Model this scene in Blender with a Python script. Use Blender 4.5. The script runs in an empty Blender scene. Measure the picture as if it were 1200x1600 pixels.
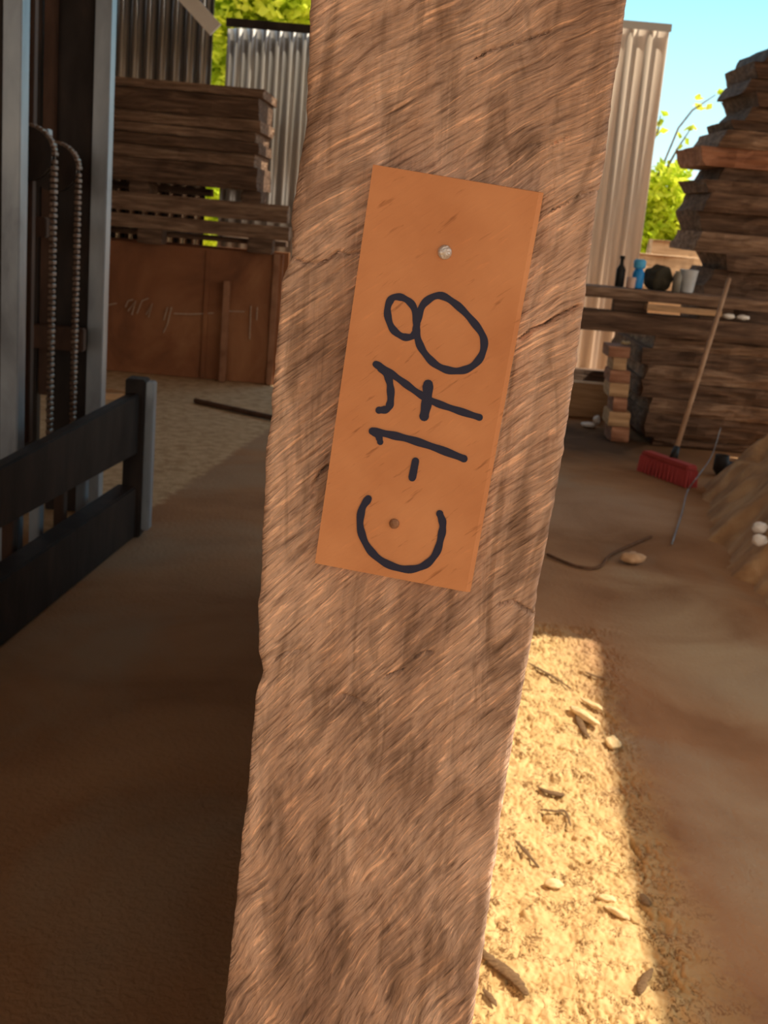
import bpy, bmesh, math, random
from mathutils import Vector, Matrix, noise
R = math.radians
SC = bpy.context.scene
COL = SC.collection

# ------------------------------------------------------------------ camera
F_PX = 1900.0; PITCH = R(14); ROLL = R(5); EYE = Vector((0, 0, 1.5))
fw = Vector((0, math.cos(PITCH), -math.sin(PITCH)))
rt0 = Vector((1, 0, 0)); up0 = rt0.cross(fw)
rt = math.cos(ROLL)*rt0 + math.sin(ROLL)*up0
up = -math.sin(ROLL)*rt0 + math.cos(ROLL)*up0
cd = bpy.data.cameras.new('camera'); cam = bpy.data.objects.new('camera', cd); COL.objects.link(cam)
M = Matrix((rt, up, -fw)).transposed().to_4x4(); M.translation = EYE
cam.matrix_world = M
cd.sensor_fit = 'VERTICAL'; cd.sensor_height = 36; cd.lens = 36*F_PX/1600
cd.clip_start = 0.05; cd.clip_end = 300
cd.dof.use_dof = True; cd.dof.focus_distance = 0.62; cd.dof.aperture_fstop = 32
SC.camera = cam

# ------------------------------------------------------------------ light
SC.view_settings.view_transform = 'Standard'; SC.view_settings.look = 'None'
SC.view_settings.gamma = 1; SC.view_settings.use_curve_mapping = False
SC.view_settings.exposure = 0.5
SUN_TO = Vector((0.66, 0.16, 0.80)).normalized()
sd = bpy.data.lights.new('sun', 'SUN'); so = bpy.data.objects.new('sun', sd); COL.objects.link(so)
sd.energy = 4.7; sd.angle = R(0.4); sd.color = (1, .86, .66)
so.rotation_euler = SUN_TO.to_track_quat('Z', 'Y').to_euler()
W = bpy.data.worlds.new('world'); SC.world = W; W.use_nodes = True
wn = W.node_tree.nodes; wl = W.node_tree.links; wn.clear()
wo = wn.new('ShaderNodeOutputWorld'); wb = wn.new('ShaderNodeBackground')
tc = wn.new('ShaderNodeTexCoord'); sx = wn.new('ShaderNodeSeparateXYZ'); cr = wn.new('ShaderNodeValToRGB')
mp = wn.new('ShaderNodeMapRange'); mp.inputs[1].default_value = -1; mp.inputs[2].default_value = 1
wl.new(tc.outputs['Generated'], sx.inputs[0]); wl.new(sx.outputs['Z'], mp.inputs[0]); wl.new(mp.outputs[0], cr.inputs[0])
e = cr.color_ramp.elements
e[0].position = 0; e[0].color = (.42, .27, .15, 1)
e[1].position = 1; e[1].color = (.50, .62, .78, 1)
for p_, c_ in ((.485, (.50, .34, .20, 1)), (.50, (.98, .97, .93, 1)), (.53, (.60, .93, 1, 1)), (.60, (.27, .78, 1, 1)), (.72, (.42, .68, .92, 1))):
    q = e.new(p_); q.color = c_
# the sky behind the photographer is hazy and warm
m2 = wn.new('ShaderNodeMapRange'); m2.inputs[1].default_value = .35; m2.inputs[2].default_value = -.35
wl.new(sx.outputs['Y'], m2.inputs[0])
cr2 = wn.new('ShaderNodeValToRGB'); wl.new(mp.outputs[0], cr2.inputs[0]); e = cr2.color_ramp.elements
e[0].position = 0; e[0].color = (.45, .28, .15, 1); e[1].position = 1; e[1].color = (.95, .84, .72, 1)
for p_, c_ in ((.48, (.62, .42, .25, 1)), (.50, (1.0, .86, .70, 1))):
    q = e.new(p_); q.color = c_
mw = wn.new('ShaderNodeMix'); mw.data_type = 'RGBA'; wl.new(m2.outputs[0], mw.inputs[0]); wl.new(cr.outputs[0], mw.inputs[6]); wl.new(cr2.outputs[0], mw.inputs[7])
wl.new(mw.outputs[2], wb.inputs[0]); wb.inputs[1].default_value = 1.0
wl.new(wb.outputs[0], wo.inputs[0])

# ------------------------------------------------------------------ helpers
def ray(x, y): return fw + rt*((x-600)/F_PX) + up*((800-y)/F_PX)
def P(x, y, Y):                       # point of the line of sight at depth Y
    d = ray(x, y); return EYE + d*(Y/d.y)
def G(x, y, z=0):                     # point of the line of sight at height z
    d = ray(x, y); return EYE + d*((z-EYE.z)/d.z)
def PX(x, y, X):                      # ... on the plane x = X
    d = ray(x, y); return EYE + d*(X/d.x)

def link(name, bm, mat, parent=None, smooth=False):
    me = bpy.data.meshes.new(name); bmesh.ops.recalc_face_normals(bm, faces=bm.faces[:]); bm.to_mesh(me); bm.free()
    if smooth:
        for p in me.polygons: p.use_smooth = True
    if mat: me.materials.append(mat)
    o = bpy.data.objects.new(name, me); COL.objects.link(o)
    if parent: o.parent = parent
    return o
def empty(name, loc=(0, 0, 0)):
    o = bpy.data.objects.new(name, None); COL.objects.link(o); o.location = loc; o.empty_display_size = .1
    return o
def tag(o, label=None, cat=None, group=None, kind=None):
    if label: o['label'] = label
    if cat: o['category'] = cat
    if group: o['group'] = group
    if kind or label: o['kind'] = kind or 'thing'
    return o
def base(o):                          # put a root mesh's origin at its base centre
    me = o.data; vs = [v.co for v in me.vertices]
    c = Vector((sum(v.x for v in vs)/len(vs), sum(v.y for v in vs)/len(vs), min(v.z for v in vs)))
    me.transform(Matrix.Translation(-c)); o.location = c; return o
def adopt(root, *obs):                # children keep their world place
    for o in obs:
        o.data.transform(Matrix.Translation(-root.location)); o.parent = root

def box(bm, x0, x1, y0, y1, z0, z1, bev=0.0, rz=0.0):
    b = bmesh.new(); bmesh.ops.create_cube(b, size=1)
    for v in b.verts:
        v.co = Vector(((x1-x0)*v.co.x, (y1-y0)*v.co.y, (z1-z0)*v.co.z))
    if bev: bmesh.ops.bevel(b, geom=b.edges[:], offset=bev, segments=2, affect='EDGES')
    m = Matrix.Translation(((x0+x1)/2, (y0+y1)/2, (z0+z1)/2)) @ Matrix.Rotation(rz, 4, 'Z')
    merge(bm, b, m)
def merge(bm, b, m=None):
    mp_ = {}
    for v in b.verts: mp_[v.index if False else v] = bm.verts.new(m @ v.co if m else v.co)
    for f in b.faces:
        try: bm.faces.new([mp_[v] for v in f.verts])
        except ValueError: pass
    b.free()
def tube(bm, pts, rad, seg=10, cap=True):
    pts = [Vector(p) for p in pts]; n = len(pts); rings = []
    rr = rad if isinstance(rad, (list, tuple)) else [rad]*n
    prev = None
    for i, p in enumerate(pts):
        t = (pts[min(i+1, n-1)] - pts[max(i-1, 0)]).normalized()
        if prev is None:
            a = t.cross(Vector((0, 0, 1)));  a = a if a.length > .05 else t.cross(Vector((1, 0, 0)))
        else: a = prev - t*prev.dot(t)
        a.normalize(); prev = a; b = t.cross(a)
        rings.append([bm.verts.new(p + (a*math.cos(2*math.pi*k/seg) + b*math.sin(2*math.pi*k/seg))*rr[i]) for k in range(seg)])
    for i in range(n-1):
        for k in range(seg):
            bm.faces.new((rings[i][k], rings[i][(k+1) % seg], rings[i+1][(k+1) % seg], rings[i+1][k]))
    if cap: bm.faces.new(rings[0][::-1]); bm.faces.new(rings[-1])
def rough(bm, x0, x1, y0, y1, z0, z1, seed, amp=.02, axis='x', step=.06, tip=0.0):
    """a rough sawn slab with wavy live edges, its length along x or y"""
    if axis == 'x': L0, L1, a0, a1 = x0, x1, y0, y1
    else: L0, L1, a0, a1 = y0, y1, x0, x1
    n = max(4, int((L1-L0)/step)); H = z1-z0
    prof = []
    K = 5
    for k in range(K): prof.append((0, k/(K-1)))
    for k in range(1, 4): prof.append((k/4, 1))
    for k in range(K): prof.append((1, 1-k/(K-1)))
    for k in range(1, 4): prof.append((1-k/4, 0))
    rings = []
    for i in range(n+1):
        t = i/n; L = L0 + (L1-L0)*t; ring = []
        for (u, w) in prof:
            a = a0 + (a1-a0)*u; z = z0 + H*w
            q = Vector((L*3.1+seed*7.3, a*3, z*9+seed))
            if u in (0, 1):
                s = -1 if u == 0 else 1
                bulge = (noise.noise(Vector((L*2.2+seed*3.7, s*5, seed*1.9)))*amp*1.6 + noise.noise(q*2.2)*amp*.9
                         + noise.noise(q*6)*amp*.35)
                cut = (abs(w-.5)*2)**4 * H*.12
                a += s*(bulge - cut)
            sag = abs(noise.noise(Vector((L*1.3+seed, a*1.2, seed*2.1+w*4))))*min(amp*.06, H*.03)
            z += sag*(1-2*w)
            LL = L
            if i in (0, n): LL += noise.noise(Vector((a*9, z*14, seed*3+i)))*amp*.8 + (tip*(w-.5) if i == 0 else 0)
            ring.append(bm.verts.new((LL, a, z) if axis == 'x' else (a, LL, z)))
        rings.append(ring)
    m = len(prof)
    for i in range(n):
        for k in range(m): bm.faces.new((rings[i][k], rings[i][(k+1) % m], rings[i+1][(k+1) % m], rings[i+1][k]))
    bm.faces.new(rings[0][::-1]); bm.faces.new(rings[-1])
def slab(name, dims, mat, seed, label, cat, group=None, amp=.02, axis='x', tip=0.0):
    bm = bmesh.new(); rough(bm, *dims, seed, amp, axis, tip=tip)
    o = base(link(name, bm, mat)); tag(o, label, cat, group); return o

# ------------------------------------------------------------------ materials
def mat(name, rough_=.8, metal=0.0):
    m = bpy.data.materials.new(name); m.use_nodes = True
    b = m.node_tree.nodes['Principled BSDF']; b.inputs['Roughness'].default_value = rough_; b.inputs['Metallic'].default_value = metal
    b.inputs['Specular IOR Level'].default_value = .25
    return m, m.node_tree.nodes, m.node_tree.links, b
def nz(nd, lk, vec, scale, detail=4, dist=0.0, rough_=.55):
    n = nd.new('ShaderNodeTexNoise'); n.inputs['Scale'].default_value = scale; n.inputs['Detail'].default_value = detail
    n.inputs['Distortion'].default_value = dist; n.inputs['Roughness'].default_value = rough_
    lk.new(vec, n.inputs['Vector']); return n.outputs['Fac']
def ramp(nd, lk, fac, stops):
    r_ = nd.new('ShaderNodeValToRGB'); e_ = r_.color_ramp.elements
    e_[0].position, e_[0].color = stops[0][0], (*stops[0][1], 1)
    e_[1].position, e_[1].color = stops[-1][0], (*stops[-1][1], 1)
    for p, c in stops[1:-1]: k = e_.new(p); k.color = (*c, 1)
    lk.new(fac, r_.inputs[0]); return r_.outputs[0]
def mixc(nd, lk, fac, a, b, mode='MIX'):
    m = nd.new('ShaderNodeMix'); m.data_type = 'RGBA'; m.blend_type = mode
    for sock, v in ((m.inputs[0], fac), (m.inputs[6], a), (m.inputs[7], b)):
        if hasattr(v, 'links'): lk.new(v, sock)
        elif isinstance(v, (int, float)): sock.default_value = v
        else: sock.default_value = (*v, 1)
    return m.outputs[2]
def coords(nd, lk, scale=(1, 1, 1), rot=(0, 0, 0), kind='Object'):
    t = nd.new('ShaderNodeTexCoord'); m = nd.new('ShaderNodeMapping'); m.inputs['Scale'].default_value = scale; m.inputs['Rotation'].default_value = rot
    lk.new(t.outputs[kind], m.inputs['Vector']); return m.outputs['Vector']
def bump(nd, lk, bs, h, strength=.5, dist=.01):
    b = nd.new('ShaderNodeBump'); b.inputs['Strength'].default_value = strength; b.inputs['Distance'].default_value = dist
    lk.new(h, b.inputs['Height']); lk.new(b.outputs[0], bs.inputs['Normal'])
def simple(name, stops, scale=6, vscale=(1, 1, 1), r_=.8, metal=0, bs=.4, bd=.01, dist=0.3, detail=5):
    m, nd, lk, b = mat(name, r_, metal)
    v = coords(nd, lk, vscale); f = nz(nd, lk, v, scale, detail, dist)
    lk.new(ramp(nd, lk, f, stops), b.inputs['Base Color']); bump(nd, lk, b, f, bs, bd); return m

# the near slab's end wood, streaked on the slant
def end_wood():
    m, nd, lk, b = mat('end_wood', .75)
    # slanted direction: first turn about Y, then stretch along it
    t = nd.new('ShaderNodeTexCoord'); sp_ = nd.new('ShaderNodeSeparateXYZ'); lk.new(t.outputs['Object'], sp_.inputs[0])
    am = nd.new('ShaderNodeMapRange'); am.inputs[1].default_value = 1.08; am.inputs[2].default_value = 1.58; am.inputs[3].default_value = R(56); am.inputs[4].default_value = R(34); lk.new(sp_.outputs['Z'], am.inputs[0])
    wv = nd.new('ShaderNodeTexNoise'); wv.inputs['Scale'].default_value = 16; wv.inputs['Detail'].default_value = 2; lk.new(t.outputs['Object'], wv.inputs['Vector'])
    wm = nd.new('ShaderNodeMath'); wm.operation = 'MULTIPLY_ADD'; wm.inputs[1].default_value = .10; wm.inputs[2].default_value = -.05; lk.new(wv.outputs['Fac'], wm.inputs[0])
    wa = nd.new('ShaderNodeMath'); wa.operation = 'ADD'; lk.new(am.outputs[0], wa.inputs[0]); lk.new(wm.outputs[0], wa.inputs[1])
    r1 = nd.new('ShaderNodeVectorRotate'); r1.rotation_type = 'Y_AXIS'; r1.inputs['Center'].default_value = (0, -2.02, 1.33)
    lk.new(t.outputs['Object'], r1.inputs['Vector']); lk.new(wa.outputs[0], r1.inputs['Angle'])
    def st(sc): k = nd.new('ShaderNodeMapping'); k.inputs['Scale'].default_value = sc; lk.new(r1.outputs[0], k.inputs['Vector']); return k.outputs[0]
    fine = nz(nd, lk, st((55, 60, 620)), 1, 4, .5); mid = nz(nd, lk, st((32, 40, 190)), 1, 4, .7)
    big = nz(nd, lk, coords(nd, lk, (14, 5, 6)), 1, 4, 1.2)
    vert = nz(nd, lk, coords(nd, lk, (70, 20, 12), (0, R(-16), 0)), 1, 4, 1.4)
    c = ramp(nd, lk, big, [(.30, (.35, .22, .16)), (.45, (.53, .35, .26)), (.60, (.72, .50, .385)), (.74, (.68, .50, .40))])
    c2 = ramp(nd, lk, vert, [(.34, (.55, .52, .48)), (.47, (.92, .92, .92)), (.56, (1.08, 1.06, 1.04)), (.7, (.92, .90, .88))])
    c = mixc(nd, lk, .8, c, c2, 'MULTIPLY')
    c3 = ramp(nd, lk, mid, [(.30, (.45, .41, .38)), (.48, (1, 1, 1)), (.68, (1.25, 1.18, 1.08))])
    c = mixc(nd, lk, .55, c, c3, 'MULTIPLY')
    c4 = ramp(nd, lk, fine, [(.30, (.42, .37, .35)), (.46, (.95, .95, .95)), (.58, (1.05, 1.03, 1)), (.66, (1.7, 1.6, 1.45))])
    c = mixc(nd, lk, .85, c, c4, 'MULTIPLY')
    lk.new(c, b.inputs['Base Color'])
    ad = nd.new('ShaderNodeMath'); ad.operation = 'ADD'; lk.new(fine, ad.inputs[0]); lk.new(mid, ad.inputs[1])
    ad2 = nd.new('ShaderNodeMath'); ad2.operation = 'ADD'; lk.new(ad.outputs[0], ad2.inputs[0]); lk.new(vert, ad2.inputs[1])
    bump(nd, lk, b, ad2.outputs[0], .9, .0026)
    return m
M_END = end_wood()
def tag_wood():
    m, nd, lk, b = mat('tag_board', .62)
    t = nd.new('ShaderNodeTexCoord'); r1 = nd.new('ShaderNodeMapping'); r1.inputs['Rotation'].default_value = (0, R(40), 0)
    lk.new(t.outputs['Object'], r1.inputs['Vector'])
    k = nd.new('ShaderNodeMapping'); k.inputs['Scale'].default_value = (60, 60, 420); lk.new(r1.outputs[0], k.inputs['Vector'])
    f = nz(nd, lk, k.outputs[0], 1, 3, .3); g = nz(nd, lk, coords(nd, lk), 25, 3)
    c = ramp(nd, lk, g, [(.3, (.60, .25, .105)), (.7, (.72, .33, .15))])
    c = mixc(nd, lk, .6, c, ramp(nd, lk, f, [(.27, (.45, .36, .3)), (.36, (1, 1, 1)), (.65, (1, 1, 1)), (.75, (1.15, 1.1, 1.05))]), 'MULTIPLY')
    lk.new(c, b.inputs['Base Color']); bump(nd, lk, b, f, .35, .001); return m
M_TAG = tag_wood()
M_INK = mat('marker_ink', .5)[0]; M_INK.node_tree.nodes['Principled BSDF'].inputs['Base Color'].default_value = (.022, .026, .062, 1)
M_NAIL = simple('nail_steel', [(.3, (.55, .52, .52)), (.7, (.8, .78, .8))], 200, r_=.35, metal=.6)
M_NAIL2 = simple('nail_rusty', [(.3, (.30, .15, .08)), (.7, (.45, .26, .17))], 200, r_=.6, metal=.2)
M_WOOD = simple('weathered_slab', [(.28, (.10, .058, .038)), (.5, (.24, .15, .10)), (.72, (.42, .29, .20))], 3.5, (1, 3, 9), bs=.8, bd=.04)
M_WOODD = simple('dark_slab', [(.28, (.055, .032, .022)), (.5, (.13, .078, .052)), (.75, (.26, .165, .11))], 3.5, (1, 3, 9), bs=.7, bd=.03)
M_WOODR = simple('reddish_slab', [(.28, (.20, .085, .05)), (.5, (.36, .17, .10)), (.75, (.52, .28, .18))], 3, (1, 3, 8), bs=.6, bd=.03)
M_WOODL = simple('pale_plank', [(.25, (.42, .25, .13)), (.7, (.68, .45, .26))], 4, (1, 3, 9), bs=.4)
M_STEELD = simple('mast_steel', [(.3, (.022, .017, .016)), (.55, (.040, .031, .028)), (.8, (.075, .05, .04))], 9, (1, 1, .4), r_=.5, metal=.3, bs=.2)
M_STEELG = simple('worn_grey_steel', [(.25, (.17, .19, .22)), (.5, (.32, .37, .43)), (.8, (.46, .52, .58))], 7, (1, 1, .35), r_=.42, metal=.5, bs=.2)
M_STEELB = simple('brown_steel', [(.3, (.06, .035, .026)), (.7, (.15, .085, .06))], 9, (1, 1, .3), r_=.6, metal=.3, bs=.2)
M_CHAIN = simple('oily_chain', [(.3, (.16, .105, .08)), (.7, (.36, .26, .20))], 30, r_=.45, metal=.5)
M_RUST = simple('rusty_sheet', [(.25, (.13, .05, .024)), (.5, (.27, .11, .05)), (.75, (.42, .20, .095))], 1.6, (1, 1, .8), r_=.7, bs=.3, detail=8, dist=1.0)
M_RUSTL = simple('rusty_post', [(.3, (.22, .10, .055)), (.7, (.42, .22, .13))], 6, r_=.7)
M_ZINC = simple('galvanised_sheet', [(.25, (.33, .32, .30)), (.5, (.52, .51, .49)), (.8, (.66, .66, .64))], 1.5, (1, 1, .5), r_=.32, metal=.55, bs=.1)
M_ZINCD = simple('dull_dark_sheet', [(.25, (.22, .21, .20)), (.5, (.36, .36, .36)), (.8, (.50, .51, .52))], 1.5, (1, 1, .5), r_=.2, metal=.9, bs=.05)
M_ZINCT = simple('tan_sheet', [(.25, (.60, .50, .40)), (.5, (.78, .68, .57)), (.8, (.85, .77, .67))], 1.5, (1, 1, .4), r_=.85, bs=.1)
M_WHITE = simple('white_metal', [(.3, (.78, .77, .74)), (.7, (.9, .89, .86))], 4, r_=.5)
M_SCRATCH = simple('chalk_mark', [(.3, (.42, .30, .22)), (.7, (.55, .42, .32))], 60, r_=.9)

# floor: brown earth, dusty stains, painted haze, pale sawdust at the back left and in the middle
def floor_mat():
    m, nd, lk, b = mat('earth_floor', .95); b.inputs['Specular IOR Level'].default_value = .08
    v = coords(nd, lk)
    a = nz(nd, lk, v, 1.3, 6, .6); d = nz(nd, lk, v, 14, 6, .2); g = nz(nd, lk, v, .8, 4, .8)
    c = ramp(nd, lk, a, [(.30, (.27, .145, .075)), (.5, (.38, .215, .115)), (.7, (.46, .285, .16))])
    c = mixc(nd, lk, ramp(nd, lk, g, [(.50, (0, 0, 0)), (.66, (.75, .75, .75))]), c, (.38, .29, .20))
    pale = ramp(nd, lk, d, [(.25, (.36, .24, .13)), (.6, (.60, .44, .27))])
    sep = nd.new('ShaderNodeSeparateXYZ'); lk.new(v, sep.inputs[0])
    def mth(op, p, q, cl=False):
        k = nd.new('ShaderNodeMath'); k.operation = op; k.use_clamp = cl
        for s, w in ((k.inputs[0], p), (k.inputs[1], q)):
            if hasattr(w, 'links'): lk.new(w, s)
            else: s.default_value = w
        return k.outputs[0]
    wob = mth('MULTIPLY', mth('SUBTRACT', d, .5), .10)
    # back left: beyond the line from (-1.11, 5.61) to (-.81, 7.99)
    l = mth('ADD', mth('SUBTRACT', mth('MULTIPLY', sep.outputs['Y'], .126), sep.outputs['X']), -1.817)
    mk1 = mth('MULTIPLY', mth('ADD', l, wob), 22, True)
    mk1 = mth('MULTIPLY', mk1, mth('MULTIPLY', mth('SUBTRACT', sep.outputs['Y'], 5.0), 5, True))
    # middle: trodden bed of fresh sawdust beside the near slab
    xx = mth('ABSOLUTE', mth('SUBTRACT', sep.outputs['X'], .30), 0)
    mk2 = mth('MULTIPLY', mth('SUBTRACT', .55, mth('ADD', xx, mth('MULTIPLY', wob, 2))), 5, True)
    mk2 = mth('MULTIPLY', mk2, mth('MULTIPLY', mth('SUBTRACT', 4.5, sep.outputs['Y']), 5, True))
    # pale veil of haze over the middle right, painted into the floor colour
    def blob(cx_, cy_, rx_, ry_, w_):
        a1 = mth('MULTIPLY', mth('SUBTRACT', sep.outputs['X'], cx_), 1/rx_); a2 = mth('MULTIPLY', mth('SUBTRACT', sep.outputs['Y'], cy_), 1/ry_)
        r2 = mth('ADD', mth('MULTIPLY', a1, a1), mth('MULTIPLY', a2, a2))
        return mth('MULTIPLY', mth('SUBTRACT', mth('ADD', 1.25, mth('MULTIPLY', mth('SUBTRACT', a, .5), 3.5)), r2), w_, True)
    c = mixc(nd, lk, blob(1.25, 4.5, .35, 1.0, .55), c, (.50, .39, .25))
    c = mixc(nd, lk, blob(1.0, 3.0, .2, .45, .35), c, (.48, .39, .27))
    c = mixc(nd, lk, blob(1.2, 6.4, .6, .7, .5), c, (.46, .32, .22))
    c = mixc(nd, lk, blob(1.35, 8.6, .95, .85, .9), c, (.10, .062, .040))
    c = mixc(nd, lk, mk1, c, pale)
    bed = ramp(nd, lk, d, [(.2, (.46, .30, .13)), (.5, (.62, .43, .20)), (.8, (.72, .54, .28))])
    # shade of the cracks painted in as dark marks, with bark crumbs
    dv = coords(nd, lk, (1, .62, 1), (0, 0, R(28)))
    s1 = nz(nd, lk, dv, 30, 2, 1.5); s2 = nz(nd, lk, v, 9, 2, .2); s3 = nz(nd, lk, dv, 62, 2, 1.2)
    rid = mth('ABSOLUTE', mth('SUBTRACT', s1, .5), 0); rid3 = mth('ABSOLUTE', mth('SUBTRACT', s3, .5), 0)
    k1 = mth('MULTIPLY', mth('MULTIPLY', mth('SUBTRACT', .030, rid), 60, True), mth('MULTIPLY', mth('SUBTRACT', s2, .51), 14, True))
    k3 = mth('MULTIPLY', mth('MULTIPLY', mth('SUBTRACT', .042, rid3), 45, True), mth('MULTIPLY', mth('SUBTRACT', nz(nd, lk, v, 17, 2, .4), .49), 12, True))
    bed = mixc(nd, lk, mth('MULTIPLY', mth('MAXIMUM', k1, k3), .92), bed, (.16, .08, .03))
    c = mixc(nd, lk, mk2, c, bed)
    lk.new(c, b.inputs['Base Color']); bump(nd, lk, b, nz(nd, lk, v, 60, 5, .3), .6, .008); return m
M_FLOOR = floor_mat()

# ------------------------------------------------------------------ the setting
def struct(o): tag(o, kind='structure'); return o
def seq(*segs):
    out = []
    for a, b_, s in segs:
        n = max(1, round((b_-a)/s)); out += [a + (b_-a)*i/n for i in range(n)]
    return out + [segs[-1][1]]
def edge_x(y):
    for (y0, x0), (y1, x1) in zip(EDGE[:-1], EDGE[1:]):
        if y0 <= y <= y1: return x0+(x1-x0)*(y-y0)/(y1-y0)
    return EDGE[-1][1]
EDGE = [(-3.0, .42), (1.2, .60), (2.05, .655), (2.5, .69), (3.05, .735), (3.5, .765), (3.9, .80), (4.05, .835), (5.33, .862)]
RUTS = []
for pts_, w_ in (([(955, 1408), (985, 1440), (1015, 1452)], .008), ([(975, 1290), (990, 1320), (1005, 1345)], .01), ([(800, 1150), (850, 1160), (900, 1175), (950, 1182)], .007), ([(870, 1130), (880, 1145), (900, 1155)], .007)):
    g_ = [G(x, y) for x, y in pts_]; fine = []
    for a_, b_ in zip(g_[:-1], g_[1:]):
        for k in range(12): q = a_.lerp(b_, k/12); fine.append((q.x, q.y))
    RUTS.append((fine, w_*.8, min(p[0] for p in fine)-.05, max(p[0] for p in fine)+.05, min(p[1] for p in fine)-.05, max(p[1] for p in fine)+.05))
def floor():
    xs = seq((-14, -2, 1), (-2, .0, .12), (.0, 1.02, .0036), (1.02, 3, .10), (3, 16, 1.2))
    ys = seq((-8, 0, .8), (0, 1.7, .15), (1.7, 2.9, .0038), (2.9, 4.5, .006), (4.5, 10, .12), (10, 60, 4))
    bm = bmesh.new(); g = []
    for y in ys:
        row = []
        for x in xs:
            z = 0.012*noise.noise(Vector((x*1.1, y*1.1, 0))) - .006
            if 0 < x < 1.02 and 1.7 < y < 4.5:
                e_ = min(1, max(.12, (edge_x(y)+.10-x)/.10), (x)/.05, (1.02-x)/.05, (y-1.7)/.05, (4.5-y)/.05)
                q = Vector((x*20, y*17, 3.1))
                f1 = noise.noise(q); f2 = noise.noise(q*2.3+Vector((5, 2, 1))); f3 = noise.noise(Vector((x*90, y*60, 1)))
                h = .007*f1 + .006*max(0, f2) + .003*f3 + .0022*noise.noise(Vector((x*150, y*110, 4)))
                w_ = Vector((f1*.5, f2*.5, 0))
                n1 = noise.noise(Vector((x*26+y*5, y*15-x*9, 21))+w_*1.3); n2 = noise.noise(Vector((x*46-y*8, y*30+x*12, 55))+w_*1.6)
                m1 = noise.noise(Vector((x*6, y*5, 40))); m2_ = noise.noise(Vector((x*13, y*10, 44)))
                h -= .011*max(0, 1-abs(n1)*11)*min(1, max(0, m1+.12)*4)
                h -= .007*max(0, 1-abs(n2)*7)*min(1, max(0, m2_+.15)*4)
                for rp_ in RUTS:
                    if rp_[2] < x < rp_[3] and rp_[4] < y < rp_[5]:
                        d_, kk = min((math.hypot(x-t_[0], y-t_[1]), k_) for k_, t_ in enumerate(rp_[0])); d_ += .007*f2+.005*f1
                        ww = rp_[1]*(.25+1.0*math.sin(math.pi*kk/len(rp_[0])))*.75
                        h -= ww*2.4*max(0, 1-d_/ww) - .004*max(0, 1-abs(d_-ww*1.8)/ww)
                z += e_*h
            row.append(bm.verts.new((x, y, z)))
        g.append(row)
    for j in range(len(ys)-1):
        for i in range(len(xs)-1): bm.faces.new((g[j][i], g[j][i+1], g[j+1][i+1], g[j+1][i]))
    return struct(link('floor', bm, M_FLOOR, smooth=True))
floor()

def corrug(bm, x0, x1, Y, zb0, zb1, zt0, zt1, pitch=.11, amp=.016, dY=0.0):
    """ribbed sheet from x0 to x1, sloping top/bottom edges, broad flat ribs"""
    n = int((x1-x0)/pitch*10)+1; ft = []; bk = []
    for i in range(n+1):
        t = i/n; x = x0+(x1-x0)*t; ph = math.sin(2*math.pi*(x-x0)/pitch); s = math.copysign(abs(ph)**.6, ph)
        y = Y + dY*t + amp*s
        lo, hi = zb0+(zb1-zb0)*t, zt0+(zt1-zt0)*t
        ft.append((bm.verts.new((x, y, lo)), bm.verts.new((x, y, hi))))
        bk.append((bm.verts.new((x, y+.002, lo)), bm.verts.new((x, y+.002, hi))))
    for i in range(n):
        bm.faces.new((ft[i][0], ft[i+1][0], ft[i+1][1], ft[i][1]))
        bm.faces.new((bk[i][0], bk[i][1], bk[i+1][1], bk[i+1][0]))
        bm.faces.new((ft[i][1], ft[i+1][1], bk[i+1][1], bk[i][1]))
        bm.faces.new((ft[i][0], bk[i][0], bk[i+1][0], ft[i+1][0]))
    bm.faces.new((ft[0][0], ft[0][1], bk[0][1], bk[0][0])); bm.faces.new((ft[-1][0], bk[-1][0], bk[-1][1], ft[-1][1]))
WY = 10.95
# dark wall under the roof at the far left
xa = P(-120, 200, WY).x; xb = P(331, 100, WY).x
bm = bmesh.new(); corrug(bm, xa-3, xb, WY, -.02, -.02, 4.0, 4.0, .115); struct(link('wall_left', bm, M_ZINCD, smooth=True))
# brighter sheet between the slit and the near slab
xa = P(353, 100, WY).x; xb = P(560, 60, WY).x; zt = P(420, 38, WY).z
bm = bmesh.new(); corrug(bm, xa, xb, WY, -.02, -.02, zt-.06, zt+.03, .115); struct(link('wall_back', bm, M_ZINC, smooth=True))
bm = bmesh.new(); box(bm, xa-.01, xb, WY-.045, WY-.018, zt-.05, zt+.02); struct(link('trim_1', bm, M_STEELD))
# tan sheet right of the near slab
xr = P(1020, 240, WY).x; xl = P(880, 240, WY).x; zt = P(1010, 38, WY).z
M_ZINCT.node_tree.nodes['Principled BSDF'].inputs['Emission Strength'].default_value = 0
_n, _l = M_ZINCT.node_tree.nodes, M_ZINCT.node_tree.links
_t = _n.new('ShaderNodeBsdfTranslucent'); _t.inputs[0].default_value = (.95, .79, .68, 1); _x = _n.new('ShaderNodeMixShader'); _x.inputs[0].default_value = .28
_l.new(_n['Principled BSDF'].outputs[0], _x.inputs[1]); _l.new(_t.outputs[0], _x.inputs[2]); _l.new(_x.outputs[0], _n['Material Output'].inputs[0])
bm = bmesh.new(); corrug(bm, xl-.5, xr, WY, -.02, -.02, zt, zt, .165, .022); struct(link('wall_right', bm, M_ZINCT, smooth=True))
bm = bmesh.new(); box(bm, xl-.5, xr+.01, WY-.05, WY-.024, zt-.05, zt+.012); struct(link('trim_2', bm, M_ZINC))
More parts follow.
